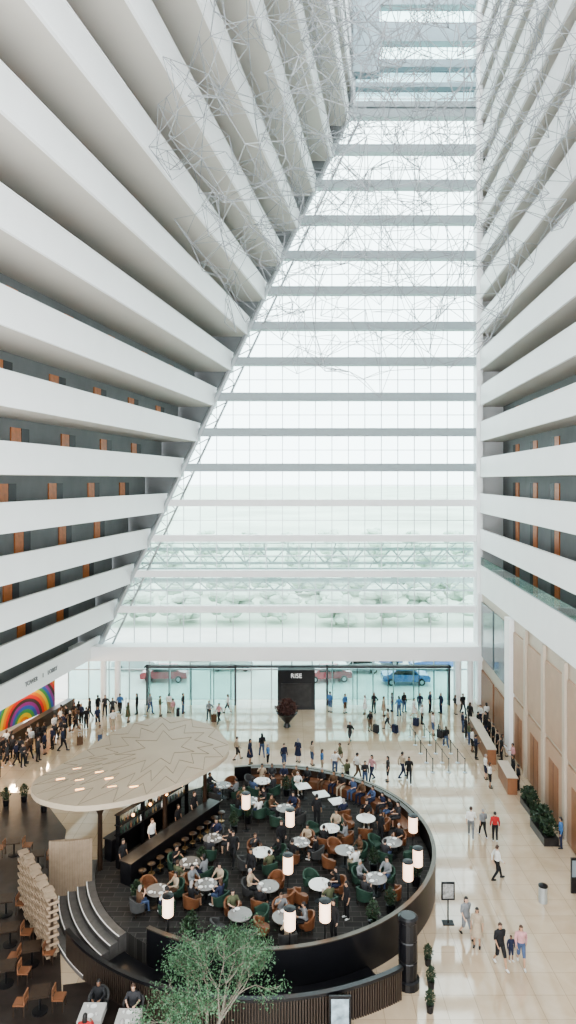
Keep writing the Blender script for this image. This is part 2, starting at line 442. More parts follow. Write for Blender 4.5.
def car_parts():
    bd = MB(); prof = [(-2.2,.35),(-2.25,.75),(-2.0,.95),(-1.2,1.0),(-.7,1.42),(.9,1.45),(1.6,1.02),(2.15,.92),(2.2,.4)]
    n = len(prof)
    vs = [(x, -.85 if z < 1.1 else -.68, z) for x,z in prof]+[(x, .85 if z < 1.1 else .68, z) for x,z in prof]
    bd.add(vs, [list(range(n)), list(range(n,2*n))[::-1]]+[(i,(i+1)%n,n+(i+1)%n,n+i) for i in range(n)])
    gl = MB()
    for s in (-1, 1): gl.add([(-1.05,s*.87,1.02),(1.35,s*.87,1.04),(.85,s*.71,1.38),(-.65,s*.71,1.36)], [(0,1,2,3)])
    gl.add([(-1.22,-.7,1.03),(-1.22,.7,1.03),(-.74,.62,1.4),(-.74,-.62,1.4)], [(0,1,2,3)])
    out = [('car_body', M('car_body', bd, [CLO['white']])), ('window_glass', M('car_glass', gl, [BLACK]))]
    for x in (-1.4, 1.4):
        for y in (-.8, .8):
            w = MB().tube([(x,y-.1,.33),(x,y+.1,.33)], .33, 14); w.tube([(x,y-.12,.33),(x,y+.12,.33)], .18, 10, 1)
            out.append(('wheel', M('wheel', w, [BLACK, STEEL])))
    return out
CAR = Proto('car', 'car waiting on the driveway', 'car', car_parts(), 'cars on the driveway')
carred = mat('car_red', (.50,.07,.09), .25, coat=.5); carblue = mat('car_blue', (.10,.18,.42), .25, coat=.5); carwh = mat('car_white', (.7,.72,.74), .25, coat=.5); carbk = mat('car_black', (.05,.05,.055), .25, coat=.5)
for px, Y, m, nm in ((165,68,carred,'red'),(232,72,carwh,'white'),(328,68,carred,'red'),(380,74,carblue,'blue'),(405,67,carblue,'blue'),(432,72,carblue,'blue'),(205,76,carbk,'black'),(358,71,carwh,'white'),(135,72,carwh,'white')):
    CAR.make(((px-288)/F*Y, Y, -.02), R.choice((0, pi, .1)), 1.05, nm+' sedan car standing on the driveway', {'car_body': m})

# ---------------------------------------------------------------- people
def tubef(mb, a, b, ra, rb, n=10):
    a = Vector(a); b = Vector(b); d = (b-a).normalized()
    mb.tube([a-d*ra*.6, a-d*ra*.2, a, b, b+d*rb*.2, b+d*rb*.6], [ra*.5, ra*.9, ra, rb, rb*.9, rb*.5], n)

def joints(kind):
    J = dict(lean=0)
    J['hipL'] = (.09,0,.90); J['hipR'] = (-.09,0,.90)
    J['kneeL'] = (.10,-.02,.50); J['kneeR'] = (-.10,-.02,.50)
    J['ankL'] = (.11,.02,.09); J['ankR'] = (-.11,.02,.09)
    J['elL'] = (.24,.03,1.14); J['elR'] = (-.24,.03,1.14)
    J['wrL'] = (.25,-.05,.90); J['wrR'] = (-.25,-.05,.90)
    J['paL'] = (.245,-.08,.82); J['paR'] = (-.245,-.08,.82)
    if kind == 'walk':
        J['kneeL'] = (.10,-.20,.53); J['ankL'] = (.10,-.30,.11); J['kneeR'] = (-.10,.03,.50); J['ankR'] = (-.10,.30,.15)
        J['elL'] = (.24,.13,1.16); J['wrL'] = (.24,.14,.91); J['paL'] = (.23,.12,.83)
        J['elR'] = (-.24,-.03,1.15); J['wrR'] = (-.22,-.22,.97); J['paR'] = (-.20,-.29,.92)
    if kind == 'phone':
        J['elR'] = (-.23,-.02,1.15); J['wrR'] = (-.10,-.24,1.20); J['paR'] = (-.06,-.30,1.24)
        J['kneeL'] = (.12,-.05,.5); J['ankL'] = (.15,-.02,.09)
    if kind == 'hip':
        J['elL'] = (.36,.06,1.17); J['wrL'] = (.19,-.04,1.03); J['paL'] = (.15,-.09,.99)
        J['kneeR'] = (-.13,-.04,.5); J['ankR'] = (-.17,.0,.09)
    if kind in ('sit', 'sit2'):
        J['off'] = -.41
        J['hipL'] = (.09,0,.53); J['hipR'] = (-.09,0,.53)
        J['kneeL'] = (.12,-.42,.53); J['kneeR'] = (-.12,-.42,.53)
        J['ankL'] = (.12,-.40,.10); J['ankR'] = (-.12,-.46,.10)
        J['elL'] = (.26,-.10,.80); J['elR'] = (-.26,-.10,.80)
        J['wrL'] = (.16,-.33,.79); J['wrR'] = (-.16,-.33,.79)
        J['paL'] = (.12,-.40,.79); J['paR'] = (-.12,-.40,.79)
        if kind == 'sit2':
            J['elR'] = (-.27,-.08,.82); J['wrR'] = (-.13,-.27,.98); J['paR'] = (-.09,-.28,1.06); J['lean'] = -.05
    return J

def build_body(kind):
    J = joints(kind); off = J.get('off', 0); ln = J['lean']
    mb = MB()
    tor = [(.86,.11,.085),(.91,.155,.11),(.97,.165,.12),(1.04,.15,.105),(1.12,.135,.095),(1.22,.155,.11),(1.31,.172,.118),(1.39,.185,.10),(1.43,.15,.085),(1.46,.08,.065),(1.52,.055,.055),(1.58,.05,.05)]
    ty = lambda z: ln*(z-.9)*2
    vs = []; n = 16
    for z,rx_,ry_ in tor:
        for i in range(n):
            a = 2*pi*i/n; vs.append((rx_*math.cos(a), ry_*math.sin(a)+ty(z), z+off))
    fs = [(j*n+i, j*n+(i+1)%n, (j+1)*n+(i+1)%n, (j+1)*n+i) for j in range(len(tor)-1) for i in range(n)]
    fs += [list(range(n))[::-1], [(len(tor)-1)*n+i for i in range(n)]]
    mb.add(vs, fs)
    hc = (0, -.02+ty(1.6), 1.625+off)
    mb.ell(hc, (.074,.092,.115), 14, 10)
    mb.ell((0, hc[1]-.015, hc[2]-.06), (.052,.065,.055), 12, 8)
    mb.ell((0, hc[1]-.095, hc[2]-.015), (.014,.022,.022), 8, 6)
    for s in (-1,1): mb.ell((s*.077, hc[1]+.01, hc[2]-.005), (.013,.022,.032), 8, 6)
    bones = [((0,ty(1.5),1.5+off),(0,ty(1.5),1.75+off),.09,'head'), ((0,0,1.02+off),(0,ty(1.4),1.42+off),.15,'torso'), ((0,0,.90+off),(0,0,1.0+off),.15,'hip')]
    hands = []
    for sd, s in (('L',1),('R',-1)):
        sh = (s*.175, ty(1.4), 1.40+off)
        tubef(mb, sh, J['el'+sd], .058, .043); tubef(mb, J['el'+sd], J['wr'+sd], .043, .027)
        tubef(mb, J['wr'+sd], J['pa'+sd], .028, .034)
        tubef(mb, J['hip'+sd], J['knee'+sd], .088, .060, 12); tubef(mb, J['knee'+sd], J['ank'+sd], .058, .040)
        an = Vector(J['ank'+sd]); toe = an+Vector((s*.02,-.17,-.055)); heel = an+Vector((0,.04,-.045))
        tubef(mb, heel, toe, .042, .034)
        bones += [(sh, J['el'+sd], .06, 'uarm'), (J['el'+sd], J['wr'+sd], .04, 'farm'), (J['wr'+sd], Vector(J['pa'+sd])*1.0, .036, 'hand'),
                  (J['hip'+sd], J['knee'+sd], .085, 'thigh'), (J['knee'+sd], J['ank'+sd], .055, 'calf'), (heel, toe, .045, 'foot'+sd)]
        hands.append((Vector(J['wr'+sd]), Vector(J['pa'+sd]), s))
    me = mb.mesh('tmp', [SKIN[0]])
    o = bpy.data.objects.new('tmp', me); put(o)
    md = o.modifiers.new('r', 'REMESH'); md.mode = 'VOXEL'; md.voxel_size = .02; md.use_smooth_shade = True
    ms = o.modifiers.new('s', 'SMOOTH'); ms.iterations = 2; ms.factor = .5
    dg = bpy.context.evaluated_depsgraph_get(); dg.update()
    res = bpy.data.meshes.new_from_object(o.evaluated_get(dg))
    bpy.data.objects.remove(o)
    V = [v.co.copy() for v in res.vertices]; N = [v.normal.copy() for v in res.vertices]
    FC = [list(p.vertices) for p in res.polygons]
    lab = []
    B = [(Vector(a), Vector(b), r, l) for a,b,r,l in bones]
    for p in res.polygons:
        c = p.center; best = 9; bl = ''
        for a,b,r,l in B:
            ab = b-a; t = max(0, min(1, (c-a).dot(ab)/ab.length_squared)); d = (c-(a+ab*t)).length/r
            if d < best: best, bl = d, l
        lab.append(bl)
    body = MB(); body.add(V, FC)
    for wr, pa, s in hands:
        d = (pa-wr).normalized(); lat = d.cross(Vector((s,0,0)))
        if lat.length < .2: lat = Vector((0,1,0))
        lat.normalize(); nrm = d.cross(lat).normalized()
        if nrm.dot(Vector((-s,0,0))) < 0: nrm = -nrm
        fwd = lat if lat.y < 0 else -lat
        for k, L in enumerate((.070,.080,.074,.056)):
            st = pa+fwd*(.024-.016*k)+d*.005
            body.tube([st, st+d*L*.55+nrm*.006, st+d*L*.8+nrm*.02, st+d*L*.95+nrm*.034], [.010,.009,.008,.006], 6)
        st = wr+(pa-wr)*.45+fwd*.022
        body.tube([st, st+fwd*.022+d*.022, st+fwd*.028+d*.05+nrm*.008], [.012,.010,.008], 6)
    for s in (-1,1): body.ell((s*.028, hc[1]-.087, hc[2]+.012), (.011,.008,.008), 6, 5, 1)
    body.ell((0, hc[1]-.078, hc[2]-.058), (.022,.008,.005), 8, 4, 2)
    return dict(V=V, N=N, F=FC, lab=lab, body=body, hc=hc, off=off, ty=ty)

MOUTH = mat('lips', (.40,.14,.12), .5)
def shell(D, labs, off, extra=None):
    mb = MB(); idx = {}
    vs = []; fs = []
    for f, l in zip(D['F'], D['lab']):
        if l in labs:
            ff = []
            for i in f:
                if i not in idx: idx[i] = len(vs); vs.append(D['V'][i]+D['N'][i]*off)
                ff.append(idx[i])
            fs.append(ff)
    mb.add(vs, fs)
    if extra: extra(mb)
    return mb
BOD = {k: build_body(k) for k in ('stand','walk','phone','hip','sit','sit2')}
for k, D in BOD.items():
    D['me'] = D['body'].mesh('person_body', [SKIN[0], EYEM, MOUTH], True)
    hc = D['hc']
    def cap(long):
        mb = MB(); n = 16; nv = 8; vs = []; fs = []
        for j in range(nv+1):
            t = pi*.62*j/nv
            for i in range(n):
                a = 2*pi*i/n
                x, y, z = math.sin(t)*math.cos(a), math.sin(t)*math.sin(a), math.cos(t)
                if y < -.3: z = max(z, .42)
                vs.append((hc[0]+x*.086, hc[1]+.008+y*.102, hc[2]+.006+z*.122))
        for j in range(nv):
            for i in range(n): fs.append((j*n+i, j*n+(i+1)%n, (j+1)*n+(i+1)%n, (j+1)*n+i))
        mb.add(vs, fs)
        if long:
            mb.ell((0, hc[1]+.055, hc[2]-.10), (.085,.05,.17), 12, 8)
        return mb.mesh('hair', [HAIR[0]], True)
    D['hairS'] = cap(False); D['hairL'] = cap(True)
    D['topS'] = shell(D, ('torso','uarm'), .013).mesh('top', [CLO['white']], True)
    D['topL'] = shell(D, ('torso','uarm','farm'), .013).mesh('top', [CLO['white']], True)
    D['trousers'] = shell(D, ('hip','thigh','calf'), .011).mesh('trousers', [CLO['black']], True)
    D['shorts'] = shell(D, ('hip','thigh'), .014).mesh('shorts', [CLO['black']], True)
    D['shoeL'] = shell(D, ('footL',), .009).mesh('shoe', [SHOEB], True)
    D['shoeR'] = shell(D, ('footR',), .009).mesh('shoe', [SHOEB], True)
    if not k.startswith('sit'):
        D['dress'] = shell(D, ('torso','hip','uarm'), .013, lambda m: m.lathe([(.16,1.10),(.185,1.0),(.22,.8),(.27,.52),(.265,.52),(.17,1.08)], 20, (0,0), 0, 1, .85)).mesh('dress', [CLO['red']], True)
VERB = dict(stand='standing', walk='walking', phone='holding a phone', hip='hand on hip', sit='seated', sit2='seated raising hand')
def person(loc, rz, kind=None, top=None, bot=None, outfit=None, sc=None, hair=None, place='in lobby', group='people in the lobby', name='person'):
    kind = kind or R.choice(('stand','walk','phone','hip','walk','stand'))
    D = BOD[kind]
    outfit = outfit or R.choice(('trousers','trousers','trousers','shorts','dress'))
    if kind.startswith('sit') and outfit == 'dress': outfit = 'trousers'
    dk = kind.startswith('sit')
    top = top or (R.choice(('white','black','black','navy','charcoal','brown','grey','charcoal','black','beige','olive','denim','black')) if dk else R.choice(('white','black','black','navy','grey','beige','blue','white','charcoal','pink','olive')))
    bot = bot or R.choice(('black','navy','denim','charcoal','beige','black','brown'))
    sc = sc or (.93+R.random()*.1)
    longh = hair if hair is not None else (outfit == 'dress' or R.random() < .35)
    if outfit == 'dress': lb = 'person in %s dress %s %s' % (top, VERB[kind], place)
    else: lb = 'person in %s top and %s %s %s %s' % (top, bot, outfit, VERB[kind], place)
    o = bpy.data.objects.new(name, D['me']); put(o); o.location = loc; o.rotation_euler = (0,0,rz); o.scale = (sc,)*3
    o['label'] = lb; o['category'] = 'person'; o['group'] = group
    sk = R.choice((0,0,0,1,1,2)); o.material_slots[0].link = 'OBJECT'; o.material_slots[0].material = SKIN[sk]
    def part(nm, me, m):
        c = bpy.data.objects.new(nm, me); put(c); c.parent = o
        c.material_slots[0].link = 'OBJECT'; c.material_slots[0].material = m
    part('hair', D['hairL' if longh else 'hairS'], HAIR[R.choice((0,0,0,0,1,1,2))])
    if outfit == 'dress': part('dress', D['dress'], CLO[top])
    else:
        part('top', D[R.choice(('topS','topL'))], CLO[top]); part(outfit, D[outfit], CLO[bot])
    sm = R.choice((SHOEB, SHOEB, CLO['white']))
    part('shoe', D['shoeL'], sm); part('shoe', D['shoeR'], sm)
    return o

spots = []
def stand_at(px, py, rz=None, **k):
    p = list(G(px, py))
    for _ in range(12):
        c = [q for q in spots if (q[0]-p[0])**2+(q[1]-p[1])**2 < .36]
        if not c: break
        p[0] += R.uniform(-.6,.6); p[1] += R.uniform(-.6,.6)
    p[0] = min(p[0], rx(p[1])-.55); p[1] = min(p[1], 58.8); spots.append((p[0],p[1]))
    return person(p, R.random()*6.28 if rz is None else rz, **k)

stand_at(471,838, 2.9, kind='walk', top='white', bot='grey', outfit='trousers')
stand_at(483,837, 3.3, kind='walk', top='grey', bot='black', outfit='trousers', sc=.9)
stand_at(495,841, 3.0, kind='stand', top='red', bot='black', outfit='trousers')
stand_at(497,880, 1.8, kind='walk', top='white', bot='black', outfit='trousers')
stand_at(466,937, .3, kind='walk', top='grey', bot='grey', outfit='shorts')
stand_at(477,947, 5.9, kind='stand', top='beige', bot='beige', outfit='dress')
stand_at(500,966, .2, kind='walk', top='black', bot='black', outfit='shorts', sc=1.03)
stand_at(521,965, 6.1, kind='walk', top='pink', bot='denim', outfit='shorts', sc=.95)
spots.append((0,0)); person(G(511,961), .1, kind='stand', top='navy', bot='navy', outfit='shorts', sc=.62)
for px,py in ((350,743),(370,731),(374,713),(388,729),(399,716),(404,712),(414,718),(422,724),(433,735),(446,748),(388,781),(396,783),(409,783),(372,781),(365,786),
              (335,775),(322,773),(347,786),(357,779),(340,768),(463,714),(455,714),(441,713),(169,713),(173,718),(183,713),(209,720),(219,723),(228,713),(237,760),
              (150,713),(137,714),(120,714),(113,731),(100,747),(128,722),(250,764),(262,757),(268,768),(160,716),(330,712),(365,714),(420,712),
              (486,738),(478,732),(502,757),(510,724),(488,722),(520,768),(430,712),(470,724),(312,765),(298,762),(284,768),(376,712),(392,711),(345,713)):
    stand_at(px, py)
for i in range(44):
    t = i/43; px = 2+96*t+R.uniform(-4,4); py = 770-52*t+R.uniform(-9,9)
    stand_at(px, py, top=R.choice(('black','navy','charcoal','black','white','charcoal','brown')), bot='black', outfit=R.choice(('trousers','shorts')))
stand_at(566,848, 4.5, kind='stand', top='blue', bot='navy', outfit='trousers')

# ---------------------------------------------------------------- restaurant platform
CX, CY, RR, PZ = -1.2, 35.0, 8.6, .9
single('raised_platform', MB().lathe([(RR-.2,0.005),(RR-.2,PZ)], 96, (CX,CY)), [CARPET], 'raised round restaurant floor with dark patterned carpet', 'platform')
w = MB(); w.arc(CX,CY,RR-.14,RR,0.005,1.72,-122,105,110)
w2 = MB(); w2.arc(CX,CY,RR-.17,RR+.03,1.72,1.77,-122,105,110)
Proto('curved_enclosure_wall', 'glossy black curved wall around the round restaurant', 'wall', [('panel', M('enclosure_panel', w, [BLACK], True)), ('cap_rail', M('cap_rail', w2, [mat('bronze_rail', (.10,.085,.07), .35, metal=.6)], True))]).make((0,0,0))
sl = MB()
n = 140
for i in range(n):
    a = -140+82*i/(n-1); sl.arc(CX,CY,10.35,10.47,0.005,1.15,a-.16,a+.16,1)
sl2 = MB(); sl2.arc(CX,CY,10.3,10.5,1.15,1.27,-140.5,-57.5,70); sl2.arc(CX,CY,10.30,10.34,.05,1.15,-140,-58,70)
Proto('slatted_screen', 'low curved black slatted screen around the terrace', 'fence', [('slats', M('slats', sl, [mat('ebony_slat', (.045,.032,.024), .45)])), ('top_rail', M('top_rail', sl2, [BLACK], True))]).make((0,0,0))
t = MB(); t.arc(CX,CY,RR+.02,10.28,0.005,.25,-131,-59,60)
single('terrace', t, [BLACK], 'dark stone ledge between the restaurant wall and slatted screen', 'terrace')
for k in range(5):
    r0 = RR-.2+.42*k; z1 = PZ-.18*k-.02
    if z1 < .1: break
    s = MB(); s.arc(CX,CY,r0+.01,r0+.41,0.005,z1,185,228,24); s2 = MB(); s2.arc(CX,CY,r0+.36,r0+.41,z1,z1+.015,185,228,24)
    Proto('stair_step', 'curved grey stone step with pale nosing', 'step', [('tread', M('tread', s, [mat('step_stone', (.10,.095,.09), .5, noise=.2)])), ('nosing', M('nosing', s2, [CERAM]))], 'curved stair').make((0,0,0))
bq = MB(); bq.arc(CX,CY,7.5,8.1,PZ+.005,PZ+.45,10,98,50); bq2 = MB(); bq2.arc(CX,CY,8.11,8.38,PZ+.005,PZ+.86,10,98,50)
Proto('banquette', 'long curved dark leather banquette against the wall', 'sofa', [('seat', M('seat', bq, [TANF], True)), ('backrest', M('backrest', bq2, [DWOOD], True))]).make((0,0,0))

def tub(fabric, nm):
    sh = MB(); n = 14; vs = []; fs = []
    for i in range(n+1):
        a = math.radians(-20+220*i/n); c, q = math.cos(a), math.sin(a)
        h = .62+.20*max(0, math.sin(a))
        vs += [(.29*c,.29*q,.26),(.37*c,.37*q,.26),(.40*c,.40*q,h),(.32*c,.32*q,h)]
    for i in range(n):
        for k in range(4): fs.append((i*4+k,i*4+(k+1)%4,i*4+4+(k+1)%4,i*4+4+k))
    fs += [(0,1,2,3),(4*n+3,4*n+2,4*n+1,4*n)]
    sh.add(vs, fs)
    seat = MB().lathe([(.26,.25),(.31,.28),(.31,.42),(.28,.45)], 16)
    parts = [('backrest', M('backrest', sh, [fabric], True)), ('seat', M('seat', seat, [fabric], True))]
    for x,y in ((.20,.20),(-.20,.20),(.20,-.20),(-.20,-.20)):
        parts.append(('leg', M('leg', MB().tube([(x,y,.26),(x*1.15,y*1.15,0)], [.022,.014], 6), [DWOOD])))
    return Proto('tub_chair', nm, 'chair', parts, 'restaurant tub chairs')
TUB = [tub(GREENF, 'dark green velvet tub chair at a restaurant table'), tub(TANF, 'tan leather tub chair at a restaurant table'), tub(GREYF, 'grey fabric tub chair at a restaurant table')]
def rtable(top, lb, r=.52, sq=False):
    tp = MB().lathe([(r-.01,.72),(r,.73),(r,.75),(r-.01,.76)], 24) if not sq else MB().box(-.4,.4,-.4,.4,.72,.76)
    return Proto('restaurant_table', lb, 'table', [('table_top', M('table_top', tp, [top])), ('pedestal', M('pedestal', MB().lathe([(.035,.03),(.035,.72)], 10), [BLACKM])),
                 ('base', M('base', MB().lathe([(.26,0),(.26,.02),(.05,.04)], 16), [BLACKM]))], 'restaurant tables')
TBW = rtable(TTOP, 'round white-topped pedestal table'); TBD = rtable(TDARK, 'round grey-topped pedestal table'); TBS = rtable(TTOP, 'square white-topped pedestal table', sq=True)
platem = M('plate', MB().lathe([(.05,0),(.11,.012),(.115,.018),(.06,.008)], 16), [CERAM], True)
cupm = M('cup', MB().lathe([(.025,0),(.04,.02),(.045,.08),(.04,.08),(.035,.02)], 12), [CERAM], True)
LAMP = Proto('lantern_lamp', 'glowing cylindrical lantern on a black stand', 'lamp', [
        ('base', M('base', MB().lathe([(.18,0),(.18,.03),(.03,.05)], 16), [BLACKM])),
        ('pole', M('pole', MB().lathe([(.025,.03),(.025,1.2)], 8), [BLACKM])),
        ('lamp_shade', M('lamp_shade', MB().lathe([(.19,1.2),(.23,1.24),(.23,1.98),(.19,2.02)], 20), [LAMPG], True)),
        ('cap', M('cap', MB().lathe([(.24,2.0),(.24,2.04),(.04,2.07)], 16), [BLACKM]))], 'lantern lamps')
occ = []
def free(x, y, r):
    return all((x-a)**2+(y-b)**2 > (r+c)**2 for a,b,c in occ)
for px, py in ((246,801),(290,818),(288,864),(413,824),(411,872),(167,907),(325,911),(290,920),(421,858)):
    x,y,_ = G(px, py, PZ+1.6)
    d = math.hypot(x-CX, y-CY)
    if d > RR-.55: x = CX+(x-CX)*(RR-.6)/d; y = CY+(y-CY)*(RR-.6)/d
    LAMP.make((x,y,PZ)); occ.append((x,y,.2))
ba = Vector((-7.7,32.0)); bb = Vector((-4.1,38.3)); bd = (bb-ba).normalized(); bn = Vector((bd.y, -bd.x)); bc = (ba+bb)/2
def bar(c, L, W, lb):
    c1 = MB().obox(c, bd, L-.1, W-.12, PZ, PZ+1.04); c2 = MB().obox(c, bd, L, W, PZ+1.04, PZ+1.1)
    Proto('bar_counter', lb, 'bar', [('body', M('body', c1, [BLACK])), ('worktop', M('worktop', c2, [DARK]))]).make((0,0,0))
bar(bc, 7.2, .75, 'long dark timber bar counter under the canopy')
bar(bc-bn*2.2+bd*.3, 5.6, .6, 'dark back bar counter with bottles')
shp = []
for z in (2.5, 3.0, 3.5): shp.append(('shelf_board', M('shelf_board', MB().obox(bc-bn*1.3, bd, 5.6, .28, z, z+.04), [BLACKM])))
for s in (-2.7,-.9,.9,2.7): shp.append(('upright', M('upright', MB().obox(bc-bn*1.3+bd*s, bd, .05, .24, PZ+.0, 3.5), [BLACKM])))
Proto('bar_shelf', 'open dark metal bottle shelving above the bar', 'shelf', shp).make((0,0,0))
for k_, z in enumerate((2.54,3.04)):
    for i in range(22):
        p = bc-bn*1.3+bd*(-2.5+i*.235+.03); c = R.choice((TANF, GREENF, BLACK, BRASS, CERAM))
        single('bottle', MB().lathe([(.035,0),(.035,.18),(.014,.23),(.014,.30)], 8), [c], 'glass spirit bottle on the bar shelving', 'bottle', loc=(p.x,p.y,z), group='bottles on the bar shelving', smooth=True)
for i in range(16):
    occ.append((*(ba+bd*(i*.5)),.55)); occ.append((*(ba-bn*1.2+bd*(i*.5)),.6)); occ.append((*(ba-bn*2.4+bd*(i*.5)),.6))
STOOL = Proto('bar_stool', 'round dark leather bar stool at the counter', 'stool', [
    ('seat', M('seat', MB().lathe([(.16,.70),(.2,.72),(.2,.77),(.17,.79)], 16), [DWOOD], True)),
    ('pole', M('pole', MB().lathe([(.03,.03),(.03,.70)], 8), [BRASS])),
    ('footrest', M('footrest', MB().lathe([(.16,.28),(.17,.30),(.16,.32),(.15,.30)], 14), [BRASS])),
    ('base', M('base', MB().lathe([(.2,0),(.2,.02),(.04,.05)], 16), [BLACKM]))], 'bar stools')
for i in range(11):
    p = ba+bd*(.4+i*.64)+bn*.75; STOOL.make((p.x,p.y,PZ)); occ.append((p.x,p.y,.22))
for i in (1,4,7,9):
    p = ba+bd*(i*.7)-bn*.75; person((p.x,p.y,PZ), math.atan2(bn.x,-bn.y), 'stand', 'white' if i == 4 else 'black', 'black', 'trousers', place='behind bar', group='bar staff')
tabs = [(262,778,TBW),(303,786,TBS),(321,794,TBS),(337,801,TBS),(366,818,TBW),(262,852,TBW),(320,884,TBW),(268,886,TBD),(300,842,TBD),(213,838,TBD),(345,850,TBD),(240,914,TBD),
        (376,878,TBD),(206,884,TBD),(395,842,TBD),(232,812,TBD),(345,920,TBD),(298,905,TBW),(240,842,TBD),(180,900,TBD),(330,828,TBW),(190,862,TBD),
        (285,808,TBD),(238,868,TBD),(290,940,TBD)]
cand = [(px,py,P) for px,py,P in tabs]
rt2 = random.Random(3)
for _ in range(400): cand.append((rt2.uniform(130,425), rt2.uniform(775,945), TBD))
TP = []
for px,py,P in cand:
    x,y,_ = G(px,py,PZ+.75)
    if math.hypot(x-CX,y-CY) > 6.6: 
        d = math.hypot(x-CX,y-CY); x = CX+(x-CX)*6.5/d; y = CY+(y-CY)*6.5/d
    if (Vector((x,y))-bc).dot(bn) < 1.5 and abs((Vector((x,y))-bc).dot(bd)) < 4.5: continue
    if not free(x,y,.55) or (P is not TBS and any((x-a)**2+(y-b)**2 < 1.85**2 for a,b,_ in TP)): continue
    P.make((x,y,PZ), 0 if P is not TBS else .35); occ.append((x,y,.50)); TP.append((x,y,P))
for x,y,P in TP:
    best = None
    m_ = 2 if P is TBS else 4
    for tr_ in range(12 if P is not TBS else 1):
        a0 = R.random()*6.28 if P is not TBS else pi/2+.35
        got = []
        for k in range(m_):
            a = a0+k*2*pi/m_; cx, cy = x+.92*math.cos(a), y+.92*math.sin(a)
            if math.hypot(cx-CX,cy-CY) > (7.1 if cy > CY and cx > CX-1 else 7.95) or not free(cx,cy,.32): continue
            got.append((a,cx,cy))
        if best is None or len(got) > len(best): best = got
    for a,cx,cy in best:
        occ.append((cx,cy,.36))
        rz = math.atan2(x-cx, -(y-cy)); q = R.choice((TUB[0],TUB[0],TUB[1],TUB[1],TUB[2])); q.make((cx,cy,PZ), rz)
        if R.random() < .76:
            person((cx,cy,PZ), rz, R.choice(('sit','sit','sit2')), place='at table', group='seated diners')
            px_, py_ = x+.34*math.cos(a), y+.34*math.sin(a)
            single('plate', platem, None, 'small white plate on a restaurant table', loc=(px_,py_,PZ+.762), group='tableware')
            single('cup', cupm, None, 'white cup on a restaurant table', loc=(x+.30*math.cos(a+.7),y+.30*math.sin(a+.7),PZ+.762), group='tableware')
for i in range(15):
    a = math.radians(14+80*i/14+R.uniform(-1,1)); r = 7.72; x, y = CX+r*math.cos(a), CY+r*math.sin(a)
    if free(x,y,.22) and R.random() < .9:
        person((x,y,PZ), math.atan2(CX-x, -(CY-y)), R.choice(('sit','sit2')), place='on banquette', group='seated diners'); occ.append((x,y,.2))
def foliage(r, h0, h1, n, size, seed, m=0):
    rr = random.Random(seed); mb = MB()
    for i in range(n):
        th = rr.random()*6.28; u = rr.random()**.5; z = h0+(h1-h0)*rr.random()
        q = r*u*math.sin(pi*min(1, max(.12, (z-h0)/(h1-h0)*.85+.1)))
        p = Vector((q*math.cos(th), q*math.sin(th), z)); d = Vector((rr.uniform(-1,1), rr.uniform(-1,1), rr.uniform(-.3,1))).normalized()*size
        e = d.cross(Vector((rr.uniform(-1,1), rr.uniform(-1,1), rr.uniform(-1,1)))).normalized()*size*.3
        mb.add([p, p+d*.5+e, p+d, p+d*.5-e], [(0,1,2,3)], m)
    return mb
def planter(seed, potm, lb, r=.26, h=.5, fh=.9, fr=.34):
    return Proto('potted_plant', lb, 'plant', [
        ('pot', M('pot', MB().lathe([(r*.75,0),(r,h),(r*.88,h),(r*.8,h-.05)], 16), [potm], True)),
        ('foliage', M('foliage', foliage(fr, h-.05, h+fh, 420, .13, seed), [LEAFD])),
        ('stem', M('stem', MB().tube([(0,0,h-.1),(.03,0,h+fh*.5)], [.03,.02], 6), [BARK]))], 'potted plants')
PL = planter(3, BLACK, 'leafy dark green plant in a black pot')
for i in range(8):
    a = math.radians(-112+15*i); x, y = CX+7.8*math.cos(a), CY+7.8*math.sin(a)
    if free(x,y,.3): PL.make((x,y,PZ), i, .9); occ.append((x,y,.3))
for _ in range(120):
    x,y,_z = G(rt2.uniform(120,425), rt2.uniform(780,945), PZ)
    if (Vector((x,y))-bc).dot(bn) < 1.5 and abs((Vector((x,y))-bc).dot(bd)) < 4.5: continue
    if free(x,y,.28) and math.hypot(x-CX,y-CY) < (7.1 if y > CY else 7.8):
        if rt2.random() < .5: PL.make((x,y,PZ), _, .8)
        else: person((x,y,PZ), rt2.random()*6.28, R.choice(('stand','walk')), 'black', 'black', 'trousers', place='in restaurant', group='restaurant staff')
        occ.append((x,y,.55))

# canopy
ctrl = [(31,786),(40,776),(62,764),(86,750),(108,735),(134,723),(162,717),(192,719),(216,729),(229,745),(224,757),(204,770),(176,784),(146,795),(112,803),(76,806),(46,801),(34,795)]
nC = len(ctrl); out2 = []
for i in range(nC):
    p0,p1,p2,p3 = [Vector(ctrl[(i+k-1)%nC]) for k in range(4)]
    for t in (0,.34,.67):
        out2.append(.5*((2*p1)+(p2-p0)*t+(2*p0-5*p1+4*p2-p3)*t*t+(3*p1-p0-3*p2+p3)*t*t*t))
pts = [G(a.x,a.y,4.6)[:2] for a in out2]
cc = G(165,752,4.6)[:2]
ct = MB(); n = len(pts); vs = []; fs = []
rings = (1.0, .75, .5, .25)
hz = (0,.10,.16,.19)
def P2(i, s): p = pts[i%n]; return (cc[0]+(p[0]-cc[0])*s, cc[1]+(p[1]-cc[1])*s)
for j, s in enumerate(rings):
    for i in range(n): vs.append((*P2(i,s), 4.6+hz[j]))
vs.append((cc[0],cc[1],4.80))
for j in range(3):
    for i in range(n): fs.append((j*n+i, j*n+(i+1)%n, (j+1)*n+(i+1)%n, (j+1)*n+i))
for i in range(n): fs.append((3*n+i, 3*n+(i+1)%n, 4*n))
ct.add(vs, fs)
ce = MB(); ce.prism(pts, 4.34, 4.6)
seam = MB()
